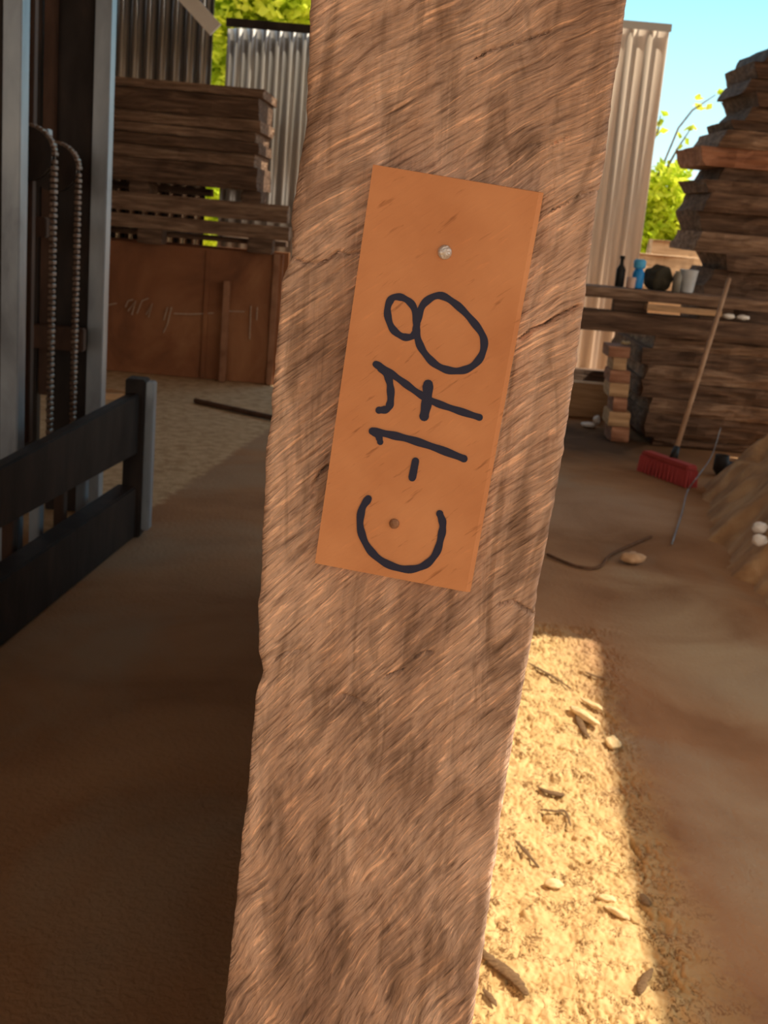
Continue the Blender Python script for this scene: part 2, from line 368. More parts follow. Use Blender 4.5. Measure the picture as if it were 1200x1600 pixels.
# white diagonal brace and roof post at the slit
a, b_ = P(268, -30, 10.3), P(336, 46, 10.3)
bm = bmesh.new(); d_ = (b_-a).normalized(); n_ = Vector((-d_.z, 0, d_.x))
for s0, s1, w in ((0, 1, .06),):
    vs = []
    for q in (a, b_):
        for sx_, dy in ((-w, 0), (w, 0), (w, .05), (-w, .05)): vs.append(bm.verts.new(q + n_*sx_ + Vector((0, dy, 0))))
    for f in ((0, 1, 2, 3), (7, 6, 5, 4), (0, 4, 5, 1), (1, 5, 6, 2), (2, 6, 7, 3), (3, 7, 4, 0)): bm.faces.new([vs[k] for k in f])
struct(link('trim_3', bm, M_WHITE))
# low concrete kerb under the right wall
a = P(895, 612, 10.0); b_ = P(975, 618, 10.0)
# roof out of view, extended to darken, its gap shaped to pass the sun
ZR = 4.0
def up_(x, y, z=ZR): return x + SUN_TO.x/SUN_TO.z*z, y + SUN_TO.y/SUN_TO.z*z
RX0, RX1, RY0, RY1 = -5.7, 6.0, -5.0, 10.8
hx0, hy1 = up_(-1.0, 4.33)
edge = [(-3.0, .42), (1.2, .60), (2.05, .655), (2.5, .69), (3.05, .735), (3.5, .765), (3.9, .80), (4.05, .835), (4.33, .862)]
bm = bmesh.new()
def sheet(poly, z=ZR, t=.03):
    lo = [bm.verts.new((x, y, z)) for x, y in poly]; hi = [bm.verts.new((x, y, z+t)) for x, y in poly]
    bm.faces.new(lo[::-1]); bm.faces.new(hi); n = len(poly)
    for i in range(n): bm.faces.new((lo[i], lo[(i+1) % n], hi[(i+1) % n], hi[i]))
sheet([(RX0, RY0), (hx0, RY0), (hx0, RY1), (RX0, RY1)])
sheet([(hx0, hy1), (RX1, hy1), (RX1, RY1-1.6), (1.6, RY1-1.6), (1.6, RY1), (hx0, RY1)])
ed = [up_(x, y) for y, x in edge]
sheet([(hx0, RY0), (RX1, RY0), (RX1, ed[0][1]), (hx0, ed[0][1])])
for (x0_, y0_), (x1_, y1_) in zip(ed[:-1], ed[1:]):
    sheet([(x0_, y0_), (RX1, y0_), (RX1, y1_), (x1_, y1_)])
struct(link('ceiling', bm, M_ZINC))
bm = bmesh.new(); box(bm, -5.65, -5.6, -5.0, 10.9, 0, 4.0); struct(link('wall_side', bm, M_WOOD))  # unseen side wall, added to darken the left of the shed

# ------------------------------------------------------------------ near slab with its tag
YF = .56
def edge_pts(lst): return sorted([(P(x, y, YF).z, P(x, y, YF).x) for x, y in lst])
LE = edge_pts([(485, 0), (481, 110), (478, 200), (466, 270), (456, 330), (455, 400), (440, 440), (434, 520), (427, 600), (424, 650), (415, 700), (412, 790), (408, 880), (403, 960), (404, 1010), (411, 1050), (400, 1085), (393, 1160), (386, 1250), (376, 1330), (369, 1400), (362, 1470), (356, 1530), (348, 1600)])
RE = edge_pts([(980, 0), (972, 60), (957, 150), (946, 250), (930, 340), (916, 440), (905, 540), (893, 620), (881, 700), (868, 780), (852, 860), (838, 940), (834, 985), (822, 1050), (812, 1100), (803, 1150), (794, 1210), (781, 1290), (770, 1380), (760, 1450), (750, 1520), (738, 1600)])
def interp(tab, z):
    if z <= tab[0][0]: return tab[0][1] - (tab[0][0]-z)*.024
    if z >= tab[-1][0]: return tab[-1][1] + (z-tab[-1][0])*.02
    for (a_, x_), (c_, y_) in zip(tab[:-1], tab[1:]):
        if a_ <= z <= c_: return x_ + (y_-x_)*(z-a_)/(c_-a_)
CR = [([(458, 404), (475, 411), (498, 412), (515, 404), (528, 394), (545, 398), (566, 394)], 2.6, .006),
      ([(812, 530), (830, 515), (850, 508), (866, 497), (884, 488), (903, 478)], 3.0, .007),
      ([(742, 92), (768, 77), (790, 72), (812, 66), (832, 58), (858, 50)], 2.0, .005),
      ([(826, 228), (848, 222), (864, 225), (885, 215)], 1.9, .004),
      ([(858, 330), (885, 318), (905, 305), (940, 296)], 1.9, .004),
      ([(512, 728), (499, 740), (492, 757), (488, 778)], 3.6, .006),
      ([(780, 945), (800, 938), (812, 946), (832, 958)], 2.4, .005),
      ([(600, 1058), (616, 1052), (630, 1046)], 2.4, .004),
      ([(648, 1026), (660, 1020), (676, 1018)], 2.4, .004),
      ([(520, 1095), (535, 1085), (552, 1092), (566, 1100)], 4, .003),
      ([(430, 1030), (445, 1020), (470, 1016)], 3, .003)]
CRW = [([P(x, y, YF) for x, y in pts], w*YF/F_PX*1.0, dp) for pts, w, dp in CR]
def seg_d(px, pz, a_, c_):
    vx, vz = c_.x-a_.x, c_.z-a_.z; L = vx*vx+vz*vz
    t = max(0, min(1, ((px-a_.x)*vx+(pz-a_.z)*vz)/L)); return math.hypot(px-a_.x-t*vx, pz-a_.z-t*vz)
def face_h(x, z):
    ca, sa = math.cos(R(47)), math.sin(R(47))
    u, v = x*ca+z*sa, -x*sa+z*ca
    h = .0011*noise.noise(Vector((x*28, z*12, 1))) + .0012*abs(noise.noise(Vector((x*62+z*17, z*12, 7)))) + .0005*noise.noise(Vector((x*120-z*30, z*26, 17)))
    h += .0006*noise.noise(Vector((u*60, v*330, 3))) + .0006*noise.noise(Vector((u*45, v*150, 9)))
    for pts, w, dp in CRW:
        if min(p.z for p in pts)-.006 < z < max(p.z for p in pts)+.006 and min(p.x for p in pts)-.006 < x < max(p.x for p in pts)+.006:
            d = min(seg_d(x, z, a_, c_) for a_, c_ in zip(pts[:-1], pts[1:]))
            h -= dp*max(0, 1-d/(w*1.1))
    return h
root = empty('timber_plank', (0, 2.58, 0))
tag(root, 'thick rough timber slab nearest the camera, with orange number tag on its end', 'timber slab')
bm = bmesh.new()
zs = seq((0, 1.05, .05), (1.05, 1.62, .0011), (1.62, 1.98, .04)); NX = 120; YB = 4.7
rows = []; bl = []; br = []
for z in zs:
    xl, xr = interp(LE, z), interp(RE, z)
    xl += .0006*noise.noise(Vector((0, z*160, 2))) + .0009*noise.noise(Vector((4, z*45, 2)))
    xr += .0006*noise.noise(Vector((0, z*190, 8))) + .0009*noise.noise(Vector((4, z*50, 8)))
    row = []
    for i in range(NX+1):
        t = i/NX; x = xl+(xr-xl)*t
        e_ = min(x-xl, xr-x); rd = max(0, 1-e_/.0035); y = YF + .0022*rd*rd - face_h(x, z)
        row.append(bm.verts.new((x, y, z)))
    rows.append(row); bl.append(bm.verts.new((xl, YB, z))); br.append(bm.verts.new((xr, YB, z)))
ml = [bm.verts.new((r_[0].co.x+.0006, YF+.02, r_[0].co.z)) for r_ in rows]; mr = [bm.verts.new((r_[-1].co.x-.0006, YF+.02, r_[-1].co.z)) for r_ in rows]
for j in range(len(zs)-1):
    for i in range(NX): bm.faces.new((rows[j][i], rows[j][i+1], rows[j+1][i+1], rows[j+1][i]))
    bm.faces.new((rows[j][0], rows[j+1][0], ml[j+1], ml[j])); bm.faces.new((ml[j], ml[j+1], bl[j+1], bl[j]))
    bm.faces.new((rows[j][-1], mr[j], mr[j+1], rows[j+1][-1])); bm.faces.new((mr[j], br[j], br[j+1], mr[j+1]))
    bm.faces.new((bl[j], bl[j+1], br[j+1], br[j]))
bm.faces.new(rows[-1]+[mr[-1], br[-1], bl[-1], ml[-1]]); bm.faces.new(rows[0][::-1]+[ml[0], bl[0], br[0], mr[0]])
body = link('plank_body', bm, M_END, smooth=True)
# tag
YT = YF - .0105
def T(x, y, d=0): q = P(x, y, YT); return Vector((q.x, YT-d, q.z))
bm = bmesh.new()
c4 = [(583, 257), (850, 301), (735, 926), (492, 880)]
fr = [T(x, y) for x, y in c4]; fr[1] += Vector((-.0022, 0, -.0002)); fr[2] += Vector((-.0022, 0, .0002))
bk_ = [T(x, y) + Vector((0, .0085, 0)) for x, y in c4]; mid = [T(x, y) + Vector((0, .0012, 0)) for x, y in c4]
def loop(ps): return [bm.verts.new(p) for p in ps]
A, Bm, Cb = loop(fr), loop(mid), loop(bk_)
bm.faces.new(A)
for p_, q_ in ((A, Bm), (Bm, Cb)):
    for i in range(4): bm.faces.new((p_[i], p_[(i+1) % 4], q_[(i+1) % 4], q_[i]))
bm.faces.new(Cb[::-1])
tg = link('number_tag', bm, M_TAG); tg['label'] = 'orange-brown rectangular wooden tag with marker writing'
# lettering, drawn as thin strokes of ink lying on the tag
def zz(l): return [(400+x*.4667, 400+y*.4667) for x, y in l]
def smooth_pts(l, closed=False, n=7):
    out = []; m = len(l)
    rng = range(m if closed else m-1)
    for i in rng:
        p0, p1, p2, p3 = [l[k % m] if closed else l[max(0, min(m-1, k))] for k in (i-1, i, i+1, i+2)]
        for s in range(n):
            t = s/n
            out.append(tuple(.5*((2*p1[c]) + (-p0[c]+p2[c])*t + (2*p0[c]-5*p1[c]+4*p2[c]-p3[c])*t*t + (-p0[c]+3*p1[c]-3*p2[c]+p3[c])*t**3) for c in (0, 1)))
    out.append(l[0] if closed else l[-1]); return out
bm = bmesh.new(); lvl = [0]
def stroke(l, w, closed=False, curve=True):
    l = zz(l); l = smooth_pts(l, closed) if curve else l; lvl[0] += 1
    d = .00022 + lvl[0]*.00003; n = len(l); L = []; Rr = []
    for i, (x, y) in enumerate(l):
        a_ = l[max(i-1, 0)]; c_ = l[min(i+1, n-1)]
        if closed and i in (0, n-1): a_, c_ = l[n-2], l[1]
        tx, ty = c_[0]-a_[0], c_[1]-a_[1]; k = math.hypot(tx, ty) or 1
        hw = w/2*(1+.10*math.sin(i*.9)); nx_, ny_ = -ty/k*hw, tx/k*hw
        L.append(bm.verts.new(T(x+nx_, y+ny_, d))); Rr.append(bm.verts.new(T(x-nx_, y-ny_, d)))
    for i in range(n-1): bm.faces.new((L[i], L[i+1], Rr[i+1], Rr[i]))
    if not closed:
        for (x, y) in (l[0], l[-1]):
            bm.faces.new([bm.verts.new(T(x+w/2*math.cos(k*math.pi/6), y+w/2*math.sin(k*math.pi/6), d+.00001)) for k in range(12)])
stroke([(541, 215), (562, 160), (612, 132), (665, 158), (722, 214), (762, 275), (754, 335), (712, 376), (655, 384), (600, 362), (556, 312), (538, 258)], 11.5, True)
stroke([(538, 232), (527, 170), (492, 140), (455, 142), (440, 185), (455, 240), (492, 270), (527, 266)], 11, True)
stroke([(402, 362), (440, 385), (490, 420), (545, 460), (600, 490), (670, 515), (748, 540)], 11)
stroke([(415, 372), (440, 400), (450, 440), (450, 490), (438, 512), (412, 516)], 11.5)
stroke([(576, 430), (573, 480), (563, 536)], 15.5)
stroke([(390, 586), (450, 598), (520, 615), (610, 645), (696, 678)], 12)
stroke([(392, 588), (410, 604), (416, 622)], 10)
stroke([(534, 686), (523, 742)], 11.5, curve=False)
stroke([(376, 812), (354, 850), (350, 912), (376, 976), (428, 1024), (500, 1048), (562, 1036), (602, 996), (620, 938), (625, 895), (615, 862)], 11.5)
ink = link('marker_lettering', bm, M_INK, tg)
def nail(px, py, m, lab, rad):
    b = bmesh.new(); c = T(px, py)
    prof_ = [(0, .0022), (.5, .0021), (.85, .0016), (1, .0008), (1, .0)]
    rings = []
    for rr, hh in prof_:
        rings.append([b.verts.new(c + Vector((rad*rr*math.cos(k*math.pi/8), -hh, rad*rr*math.sin(k*math.pi/8)*1.0))) for k in range(16)] if rr else [b.verts.new(c+Vector((0, -hh, 0)))])
    for k in range(16): b.faces.new((rings[0][0], rings[1][k], rings[1][(k+1) % 16]))
    for p_, q_ in zip(rings[1:-1], rings[2:]):
        for k in range(16): b.faces.new((p_[k], q_[k], q_[(k+1) % 16], p_[(k+1) % 16]))
    o = link('nail', b, m, tg, True); o['label'] = lab; return o
n1 = nail(695, 394, M_NAIL, 'bright silver nail head near the top', .0032); n2 = nail(616, 818, M_NAIL2, 'dull brown nail head inside the letter C', .0024)
for o in (body, tg, ink, n1, n2): o.data.transform(Matrix.Translation(-root.location))
body.parent = root; tg.parent = root

# ------------------------------------------------------------------ forklift mast and carriage
fk = empty('forklift', (-1.35, 4.8, 0)); tag(fk, 'dark dirty forklift mast with chains and slatted lifting carriage at left edge', 'forklift')
parts = []
def part(name, bm, m, smooth=False): o = link(name, bm, m, smooth=smooth); parts.append(o); return o
def rail(px0, px1, Y, dep, z0, z1, m, name='mast_rail'):
    x0_ = P(px0, 330, Y).x; x1_ = P(px1, 330, Y).x
    bm = bmesh.new(); box(bm, x0_, x1_, Y, Y+dep, z0, z1, .004); return part(name, bm, m)
# far rails
rail(141, 166, 5.45, .09, .0, 2.9, M_STEELG, 'rail_flange')
rail(78, 141, 5.50, .03, .0, 2.9, M_STEELD)
rail(64, 80, 5.44, .10, .55, 2.9, M_STEELB, 'inner_rail')
rail(36, 62, 5.46, .06, .0, 2.9, M_STEELD, 'inner_rail')
# near rails
rail(2, 31, 4.40, .09, .0, 2.9, M_STEELG, 'rail_flange')
rail(-70, 2, 4.45, .03, .0, 2.9, M_STEELD)
rail(34, 50, 4.85, .05, .45, 2.9, M_STEELB, 'inner_rail')
# lift cylinder and cross members
cx = P(20, 500, 5.9); bm = bmesh.new(); tube(bm, [(cx.x, 5.9, .05), (cx.x, 5.9, 2.6)], .10, 20); part('lift_cylinder', bm, M_STEELD, True)
zc = P(50, 350, 5.0).z
bm = bmesh.new(); box(bm, P(-20, 350, 5.0).x, P(72, 350, 5.0).x, 5.0, 5.06, zc-.05, zc+.03, .005); part('cross_member', bm, M_STEELB)
zc = P(50, 540, 5.0).z
bm = bmesh.new(); box(bm, P(-60, 540, 5.0).x, P(100, 540, 5.0).x, 5.3, 5.36, zc-.05, zc+.05, .005); part('cross_member', bm, M_STEELB)
# pulleys with their chains running down to the carriage
def pulley(px, py, Y, r_, pyb):
    c = P(px, py, Y); bm = bmesh.new()
    prof_ = [(-.03, .2), (-.03, 1.0), (-.014, 1.0), (-.010, .86), (.010, .86), (.014, 1.0), (.03, 1.0), (.03, .2)]
    n = 32; rings = [[bm.verts.new(c + Vector((r_*rr*math.cos(2*math.pi*k/n), dy, r_*rr*math.sin(2*math.pi*k/n)))) for k in range(n)] for dy, rr in prof_]
    for p_, q_ in zip(rings[:-1], rings[1:]):
        for k in range(n): bm.faces.new((p_[k], q_[k], q_[(k+1) % n], p_[(k+1) % n]))
    bm.faces.new(rings[0]); bm.faces.new(rings[-1][::-1])
    w = part('pulley', bm, M_STEELD)
    bm = bmesh.new(); R_ = r_*1.02; path = []
    k = 0
    for a_ in range(175, -1, -9): path.append((c + Vector((R_*math.cos(R(a_)), 0, R_*math.sin(R(a_)))), R(a_)))
    z = c.z; zb = P(px+20, pyb, Y).z
    while z > zb: z -= .022; path.append((Vector((c.x+R_, Y, z)), 0))
    for i, (q, a_) in enumerate(path):
        wd = .026 if i % 2 else .019; b = bmesh.new(); bmesh.ops.create_cube(b, size=1)
        for v in b.verts: v.co = Vector((v.co.x*.020, v.co.y*wd*2, v.co.z*.017))
        bmesh.ops.bevel(b, geom=b.edges[:], offset=.004, segments=1, affect='EDGES')
        merge(bm, b, Matrix.Translation(q) @ Matrix.Rotation(-a_, 4, 'Y'))
    part('lift_chain', bm, M_CHAIN)
pulley(43, 240, 4.75, .10, 700); pulley(86, 262, 5.15, .095, 660)
c = P(75, 215, 5.0); bm = bmesh.new(); box(bm, c.x-.02, c.x+.03, 4.9, 4.96, c.z-.12, c.z+.03, .004); part('pulley_bracket', bm, M_STEELG)
# carriage on the floor: two long bars and an end plate
A0 = G(0, 1012); A1 = G(212, 838); dirv = (A1-A0).normalized(); nrm = Vector((dirv.y, -dirv.x, 0)); S = A0 - dirv*1.1
def zat(px, py, q):   # height seen at this pixel on a carriage point
    return P(px, py, q.y).z
def bar(z0a, z1a, z0b, z1b, th, mname, m, t0=-1.1, t1=None, off=0.0):
    L = (A1-A0).length if t1 is None else t1; vs = []; bm = bmesh.new()
    s0 = z0a+(z0b-z0a)*(t0/(A1-A0).length); s1 = z1a+(z1b-z1a)*(t0/(A1-A0).length)
    for tt, lo, hi in ((t0, s0, s1), (L, z0b, z1b)):
        p0 = A0+dirv*tt + nrm*off
        for dn, zz_ in ((0, lo), (0, hi), (-th, hi), (-th, lo)): vs.append(bm.verts.new((p0 + nrm*dn).xy.to_3d() + Vector((0, 0, zz_))))
    for f in ((0, 1, 2, 3), (7, 6, 5, 4), (0, 4, 5, 1), (1, 5, 6, 2), (2, 6, 7, 3), (3, 7, 4, 0)): bm.faces.new([vs[k] for k in f])
    bmesh.ops.bevel(bm, geom=bm.edges[:], offset=.006, segments=2, affect='EDGES')
    return part(mname, bm, m)
ua, ub = zat(0, 730, A0), zat(202, 612, A1); la, lb = zat(0, 826, A0), zat(195, 706, A1)
bar(la, ua, lb, ub, .05, 'carriage_bar', M_STEELD)
da, db = zat(0, 907, A0), zat(190, 757, A1)
bar(.0, da, .0, db, .09, 'carriage_bar', M_STEELD)
zt = zat(215, 592, A1)
bm = bmesh.new(); box(bm, A1.x-.065, A1.x+.02, A1.y-.02, A1.y+.09, 0, zt, .006, math.atan2(-nrm.y, nrm.x)*-1*0); part('end_plate', bm, M_STEELD)
bm = bmesh.new(); box(bm, A1.x+.02, A1.x+.055, A1.y+.0, A1.y+.07, .03, zt-.01, .005); part('end_plate', bm, M_STEELG)
for tt in (-.35, -.05, .2, .45, .7, .95, 1.2):
    q = A0 + dirv*tt - nrm*.16
    bm = bmesh.new(); box(bm, q.x-.02, q.x+.02, q.y-.03, q.y+.03, .0, la+.05, .004); part('upright_bar', bm, M_STEELB if int(tt*20) % 2 else M_STEELG)
adopt(fk, *parts)

# ------------------------------------------------------------------ left back: steel bin, beams, stacked slabs
def zr(px, py, Y): return P(px, py, Y).z
YB_ = 10.03
x0_ = P(-60, 480, YB_).x; x1_ = P(437, 490, YB_).x; ztop = zr(300, 386, YB_)
bn = empty('steel_bin', ((x0_+x1_)/2, YB_+.3, 0)); tag(bn, 'rusty brown steel bin with faint chalk marks behind the forklift', 'bin')
bp = []
bm = bmesh.new()
n = 40; f_ = []
for i in range(n+1):
    t = i/n; x = x0_+(x1_-x0_)*t
    col = []
    for j in range(9):
        z = ztop*j/8; yy = YB_ + .012*noise.noise(Vector((x*2, z*2, 5))) + .008*math.cos(j*1.4)
        col.append(bm.verts.new((x, yy, z)))
    col += [bm.verts.new((x, YB_+.05, ztop)), bm.verts.new((x, YB_+.05, .05)), bm.verts.new((x, YB_+.5, .05)), bm.verts.new((x, YB_+.5, ztop)), bm.verts.new((x, YB_+.55, ztop)), bm.verts.new((x, YB_+.55, 0))]
    f_.append(col)
for i in range(n):
    for j in range(15): bm.faces.new((f_[i][j], f_[i+1][j], f_[i+1][(j+1) % 15], f_[i][(j+1) % 15]))
bm.faces.new(f_[0]); bm.faces.new(f_[-1][::-1])
bp.append(link('bin_body', bm, M_RUST, smooth=False))
xx_ = P(322, 480, YB_).x
bm = bmesh.new(); box(bm, xx_-.02, xx_+.02, YB_-.025, YB_+.012, .02, ztop-.02, .005); bp.append(link('seam_strip', bm, M_RUST))
xx_ = P(428, 480, YB_).x
bm = bmesh.new(); box(bm, xx_-.025, xx_+.025, YB_-.03, YB_+.012, .0, ztop, .005); bp.append(link('seam_strip', bm, M_RUSTL))
marks = [[(196, 480), (200, 470), (208, 468)], [(200, 486), (212, 470), (206, 492)], [(214, 490), (222, 470), (232, 466)], [(228, 492), (238, 474), (232, 496)],
         [(255, 520), (262, 505), (268, 480)], [(262, 480), (256, 500)], [(272, 490), (300, 491), (334, 489)], [(352, 486), (382, 487)], [(392, 478), (390, 530)], [(402, 480), (401, 500)], [(160, 478), (182, 474)]]
for mk in marks:
    bm = bmesh.new(); tube(bm, [P(x, y, YB_-.016) for x, y in mk], .0055, 6); bp.append(link('chalk_mark', bm, M_SCRATCH))
adopt(bn, *bp)
# standing rusty post in front of the bin and a rod on the floor
q = G(345, 598); q.y = YB_-.075; zt = zr(346, 438, q.y)
bm = bmesh.new(); box(bm, q.x-.026, q.x+.026, q.y-.02, q.y+.03, 0, zt, .005); o = base(link('steel_post', bm, M_RUSTL)); tag(o, 'short upright rusty post standing against the brown steel bin', 'post')
bm = bmesh.new(); a, b_ = G(305, 626, .015), G(440, 656, .015); tube(bm, [a, a.lerp(b_, .5), b_], .02, 8); o = base(link('steel_rod', bm, M_STEELB)); tag(o, 'dark thin rod lying on pale sawdust floor left of the near slab', 'rod')
# beams on the bin
g = 'long beams on the bin'
YS = 9.9
def lay(name, p0, p1, t, b_, Y, dep, m, seed, lab, cat, grp=None, amp=.02, tip=0):
    mx = (max(p0, 160)+min(p1, 450))/2
    x0 = P(p0, (t+b_)/2, Y).x; x1 = P(p1, (t+b_)/2, Y).x
    return slab(name, (x0, x1, Y, Y+dep, zr(mx, b_, Y), zr(mx, t, Y)), m, seed, lab, cat, grp, amp, 'x', tip)
lay('squared_timber', -60, 452, 343, 364, YS, .18, M_WOOD, 2, 'lower of two long brown beams lying on the steel bin', 'beam', g, .01)
lay('squared_timber', -60, 450, 309, 337, YS, .2, M_WOOD, 3, 'upper of two long brown beams on the steel bin', 'beam', g, .012)
g = 'bearers under the left slab stack'
for i, (px, lab) in enumerate(((215, 'short wooden bearer under the left end of the slab stack'), (392, 'short wooden bearer under the right end of the slab stack'))):
    x = P(px, 298, YS).x; z0 = zr(305, 309, YS); z1 = zr(305, 289, YS)-.012
    bm = bmesh.new(); box(bm, x-.08, x+.08, YS+.02, YS+.42, z0-.002, z1+.006, .01); o = base(link('wood_bearer', bm, M_WOODD)); tag(o, lab, 'bearer', g)
for i, (px, lab) in enumerate(((240, 'dark wood block between the beams and bin, left one'), (410, 'dark wood block between the beams and bin, right one'))):
    x = P(px, 380, YS+.2).x; z0 = ztop; z1 = zr(305, 364, YS)
    bm = bmesh.new(); box(bm, x-.1, x+.1, YS+.02, YS+.235, z0-.0, z1+.0, .008); o = base(link('wood_block', bm, M_WOODD)); tag(o, lab, 'block')
lay('wood_board', -60, 447, 366, 374, YS+.25, .2, M_WOODD, 8, 'thin dark board under the long beams on the steel bin', 'board', None, .006)  # dark strip added where the gap lies in shade
lay('wood_board', -60, 330, 288, 300, YS+.45, .15, M_WOODD, 9, 'thin dark board under the left slab stack, seen through the gap', 'board', None, .006)  # likewise added to keep this gap dark
rows_ = [(-60, 402, 252, 288, M_WOODD), (-60, 398, 231, 251, M_WOOD), (-60, 404, 213, 230, M_WOODD), (-60, 400, 197, 212, M_WOOD), (-60, 408, 178, 196, M_WOOD), (-60, 405, 143, 177, M_WOODD), (-60, 412, 128, 142, M_WOOD)]
nm = ['bottom', 'sixth from top', 'fifth from top', 'fourth from top', 'third from top', 'second from top', 'topmost']
for i, (p0, p1, t, b_, m) in enumerate(rows_):
    lay('timber_plank', p0, p1, t, b_, YS-.05+.03*math.sin(i*2.3), .98, m, 20+i, 'rough brown slab, %s of the stack at upper left' % nm[i], 'timber slab', 'slabs stacked at upper left', .018)
# pale offcuts behind the forklift carriage
for i, (px, py, rz) in enumerate(((172, 612, .5), (186, 606, -.3), (178, 640, 1.1), (200, 628, .2))):
    q = G(px, py+12); bm = bmesh.new(); box(bm, -.10, .10, -.035, .035, 0, .045, .006)
    o = link('wood_offcut', bm, M_WOODL); o.location = (q.x, q.y, .0+(.046 if i == 2 else 0)*0); o.rotation_euler.z = rz
    tag(o, ['pale offcut on the floor beside mast, farthest left', 'pale offcut behind the carriage end, farthest back', 'pale offcut nearest the carriage end plate', 'pale offcut on the floor farthest right behind carriage'][i], 'offcut', 'pale offcuts behind the forklift')

# ------------------------------------------------------------------ right side
YR = 8.7
# lower stack, broad layers
low = [(1020, 690, 735, M_WOODD), (1008, 652, 688, M_WOODD), (1016, 628, 650, M_WOOD), (1003, 600, 627, M_WOODD), (1012, 576, 599, M_WOOD), (1004, 550, 574, M_WOODD), (1022, 528, 549, M_WOOD)]
names = ['bottom', 'sixth from top', 'fifth from top', 'fourth from top', 'third from top', 'second from top', 'topmost']
prevz = 0.0
for i, (pl, t, b_, m) in enumerate(low):
    z1 = zr(1090, t, YR) if i else zr(1090, 690, YR)
    x0 = P(pl, (t+b_)/2, YR).x; x1 = P(1330, (t+b_)/2+20, YR).x
    slab('timber_plank', (x0, x1, YR + .05*math.sin(i*3.1), YR+1.35, prevz, z1-.004), m, 50+i, 'dark rough slab, %s of the low stack behind the broom' % names[i], 'timber slab', 'slabs in the low stack behind the broom', .03)
    prevz = z1-.004
# bench: beam and plank top
zb0 = prevz; zb1 = zr(1000, 486, YR); zt0 = zr(1000, 470, YR); zt1 = zr(1000, 453, YR)
bx0 = P(800, 500, YR).x; bx1 = P(1150, 500, YR).x
bench = empty('workbench', ((bx0+bx1)/2, YR+.4, 0)); tag(bench, 'rough plank workbench with cups on top, right of the near slab', 'workbench')
wp = []
bm = bmesh.new(); rough(bm, bx0, bx1+.5, YR-.12, YR+.1, zb0+.002, zb1-.012, 70, .012); wp.append(link('bench_rail', bm, M_WOODD))
bm = bmesh.new(); rough(bm, bx0, bx1+.3, YR-.05, YR+.27, zt0, zt1, 71, .012); wp.append(link('bench_top', bm, M_WOOD))
for xx_ in (bx0+.15, bx0+.05):
    pass
for yy in (YR+.02, YR+.16):
    bm = bmesh.new(); box(bm, bx0+.05, bx0+.15, yy, yy+.08, 0, zt0, .006); wp.append(link('leg', bm, M_WOODD))
for xx_ in (P(985, 485, YR).x, P(1120, 485, YR).x):
    bm = bmesh.new(); box(bm, xx_-.12, xx_+.12, YR+.0, YR+.1, zb1-.03, zt0+.01, .006); wp.append(link('spacer_block', bm, M_WOODD))
adopt(bench, *wp)
x0 = P(1008, 490, YR-.14).x; x1 = P(1124, 496, YR-.14).x
slab('wood_plank', (x0, x1, YR-.20, YR-.085, zb1+.022, zb1+.06), M_WOODL, 77, 'pale orange plank lying along the front of the workbench beam', 'plank', None, .006)
# things on the bench
def lathe(bm, c, prof_, n=24, sy=1):
    rings = [[bm.verts.new((c[0]+r_*math.cos(2*math.pi*k/n), c[1]+r_*sy*math.sin(2*math.pi*k/n), c[2]+z)) for k in range(n)] for r_, z in prof_]
    for p_, q_ in zip(rings[:-1], rings[1:]):
        for k in range(n): bm.faces.new((p_[k], p_[(k+1) % n], q_[(k+1) % n], q_[k]))
    bm.faces.new(rings[0][::-1]); bm.faces.new(rings[-1])
def solid(name, col_, r_=.5, trans=0):
    m, nd, lk, b = mat(name, r_)
    f = nz(nd, lk, coords(nd, lk), 12, 3)
    lk.new(ramp(nd, lk, f, [(.3, tuple(c*.9 for c in col_)), (.7, tuple(min(1, c*1.08) for c in col_))]), b.inputs['Base Color'])
    b.inputs['Transmission Weight'].default_value = trans; return m
YC = YR+.12
def on_bench(px, py): q = P(px, py, YC); return q.x
zt = zt1+.004
M_BLUE = solid('blue_plastic', (.03, .32, .85), .35); M_CUP = solid('clear_white_plastic', (.80, .86, .92), .4, .15); M_BLK = solid('black_plastic', (.02, .02, .02), .5)
M_PINK = solid('pinkish_plastic', (.7, .5, .42), .5); M_RED = solid('red_bristle', (.50, .085, .09), .85); M_DKGRN = solid('dark_cloth', (.055, .05, .035), .9)
s = YC/F_PX
bt = empty('water_bottle', (on_bench(995, 448), YC, zt)); tag(bt, 'small bright blue plastic bottle with round cap standing on the workbench', 'bottle')
bm = bmesh.new(); lathe(bm, (0, 0, 0), [(.038, 0), (.042, .01), (.042, .10), (.034, .125), (.024, .135)]); link('bottle_body', bm, M_BLUE, bt, True)
bm = bmesh.new(); lathe(bm, (0, 0, .135), [(.030, 0), (.044, .012), (.044, .055), (.03, .068)]); link('cap', bm, solid('light_blue_plastic', (.10, .50, .92), .35), bt, True)
bm = bmesh.new(); lathe(bm, (0, 0, 0), [(.042, 0), (.045, .005), (.064, .155), (.068, .158), (.060, .16), (.060, .15), (.040, .012), (.001, .012)]); o = link('plastic_cup', bm, M_CUP, None, True); o.location = (on_bench(1073, 452), YC, zt); tag(o, 'translucent white plastic cup standing on the workbench', 'cup')
bm = bmesh.new(); lathe(bm, (0, 0, 0), [(.03, 0), (.033, .01), (.033, .12), (.014, .155), (.012, .19), (.018, .192), (.018, .215)]); o = link('dark_bottle', bm, M_BLK, None, True); o.location = (on_bench(969, 447), YC+.05, zt); tag(o, 'slim black bottle standing against the tan sheet wall on workbench', 'bottle')
bm = bmesh.new(); lathe(bm, (0, 0, 0), [(.026, 0), (.03, .005), (.034, .075), (.03, .077)]); o = link('small_cup', bm, M_PINK, None, True); o.location = (on_bench(981, 450), YC-.09, zt); tag(o, 'small pinkish cup between the black and blue bottles', 'cup')
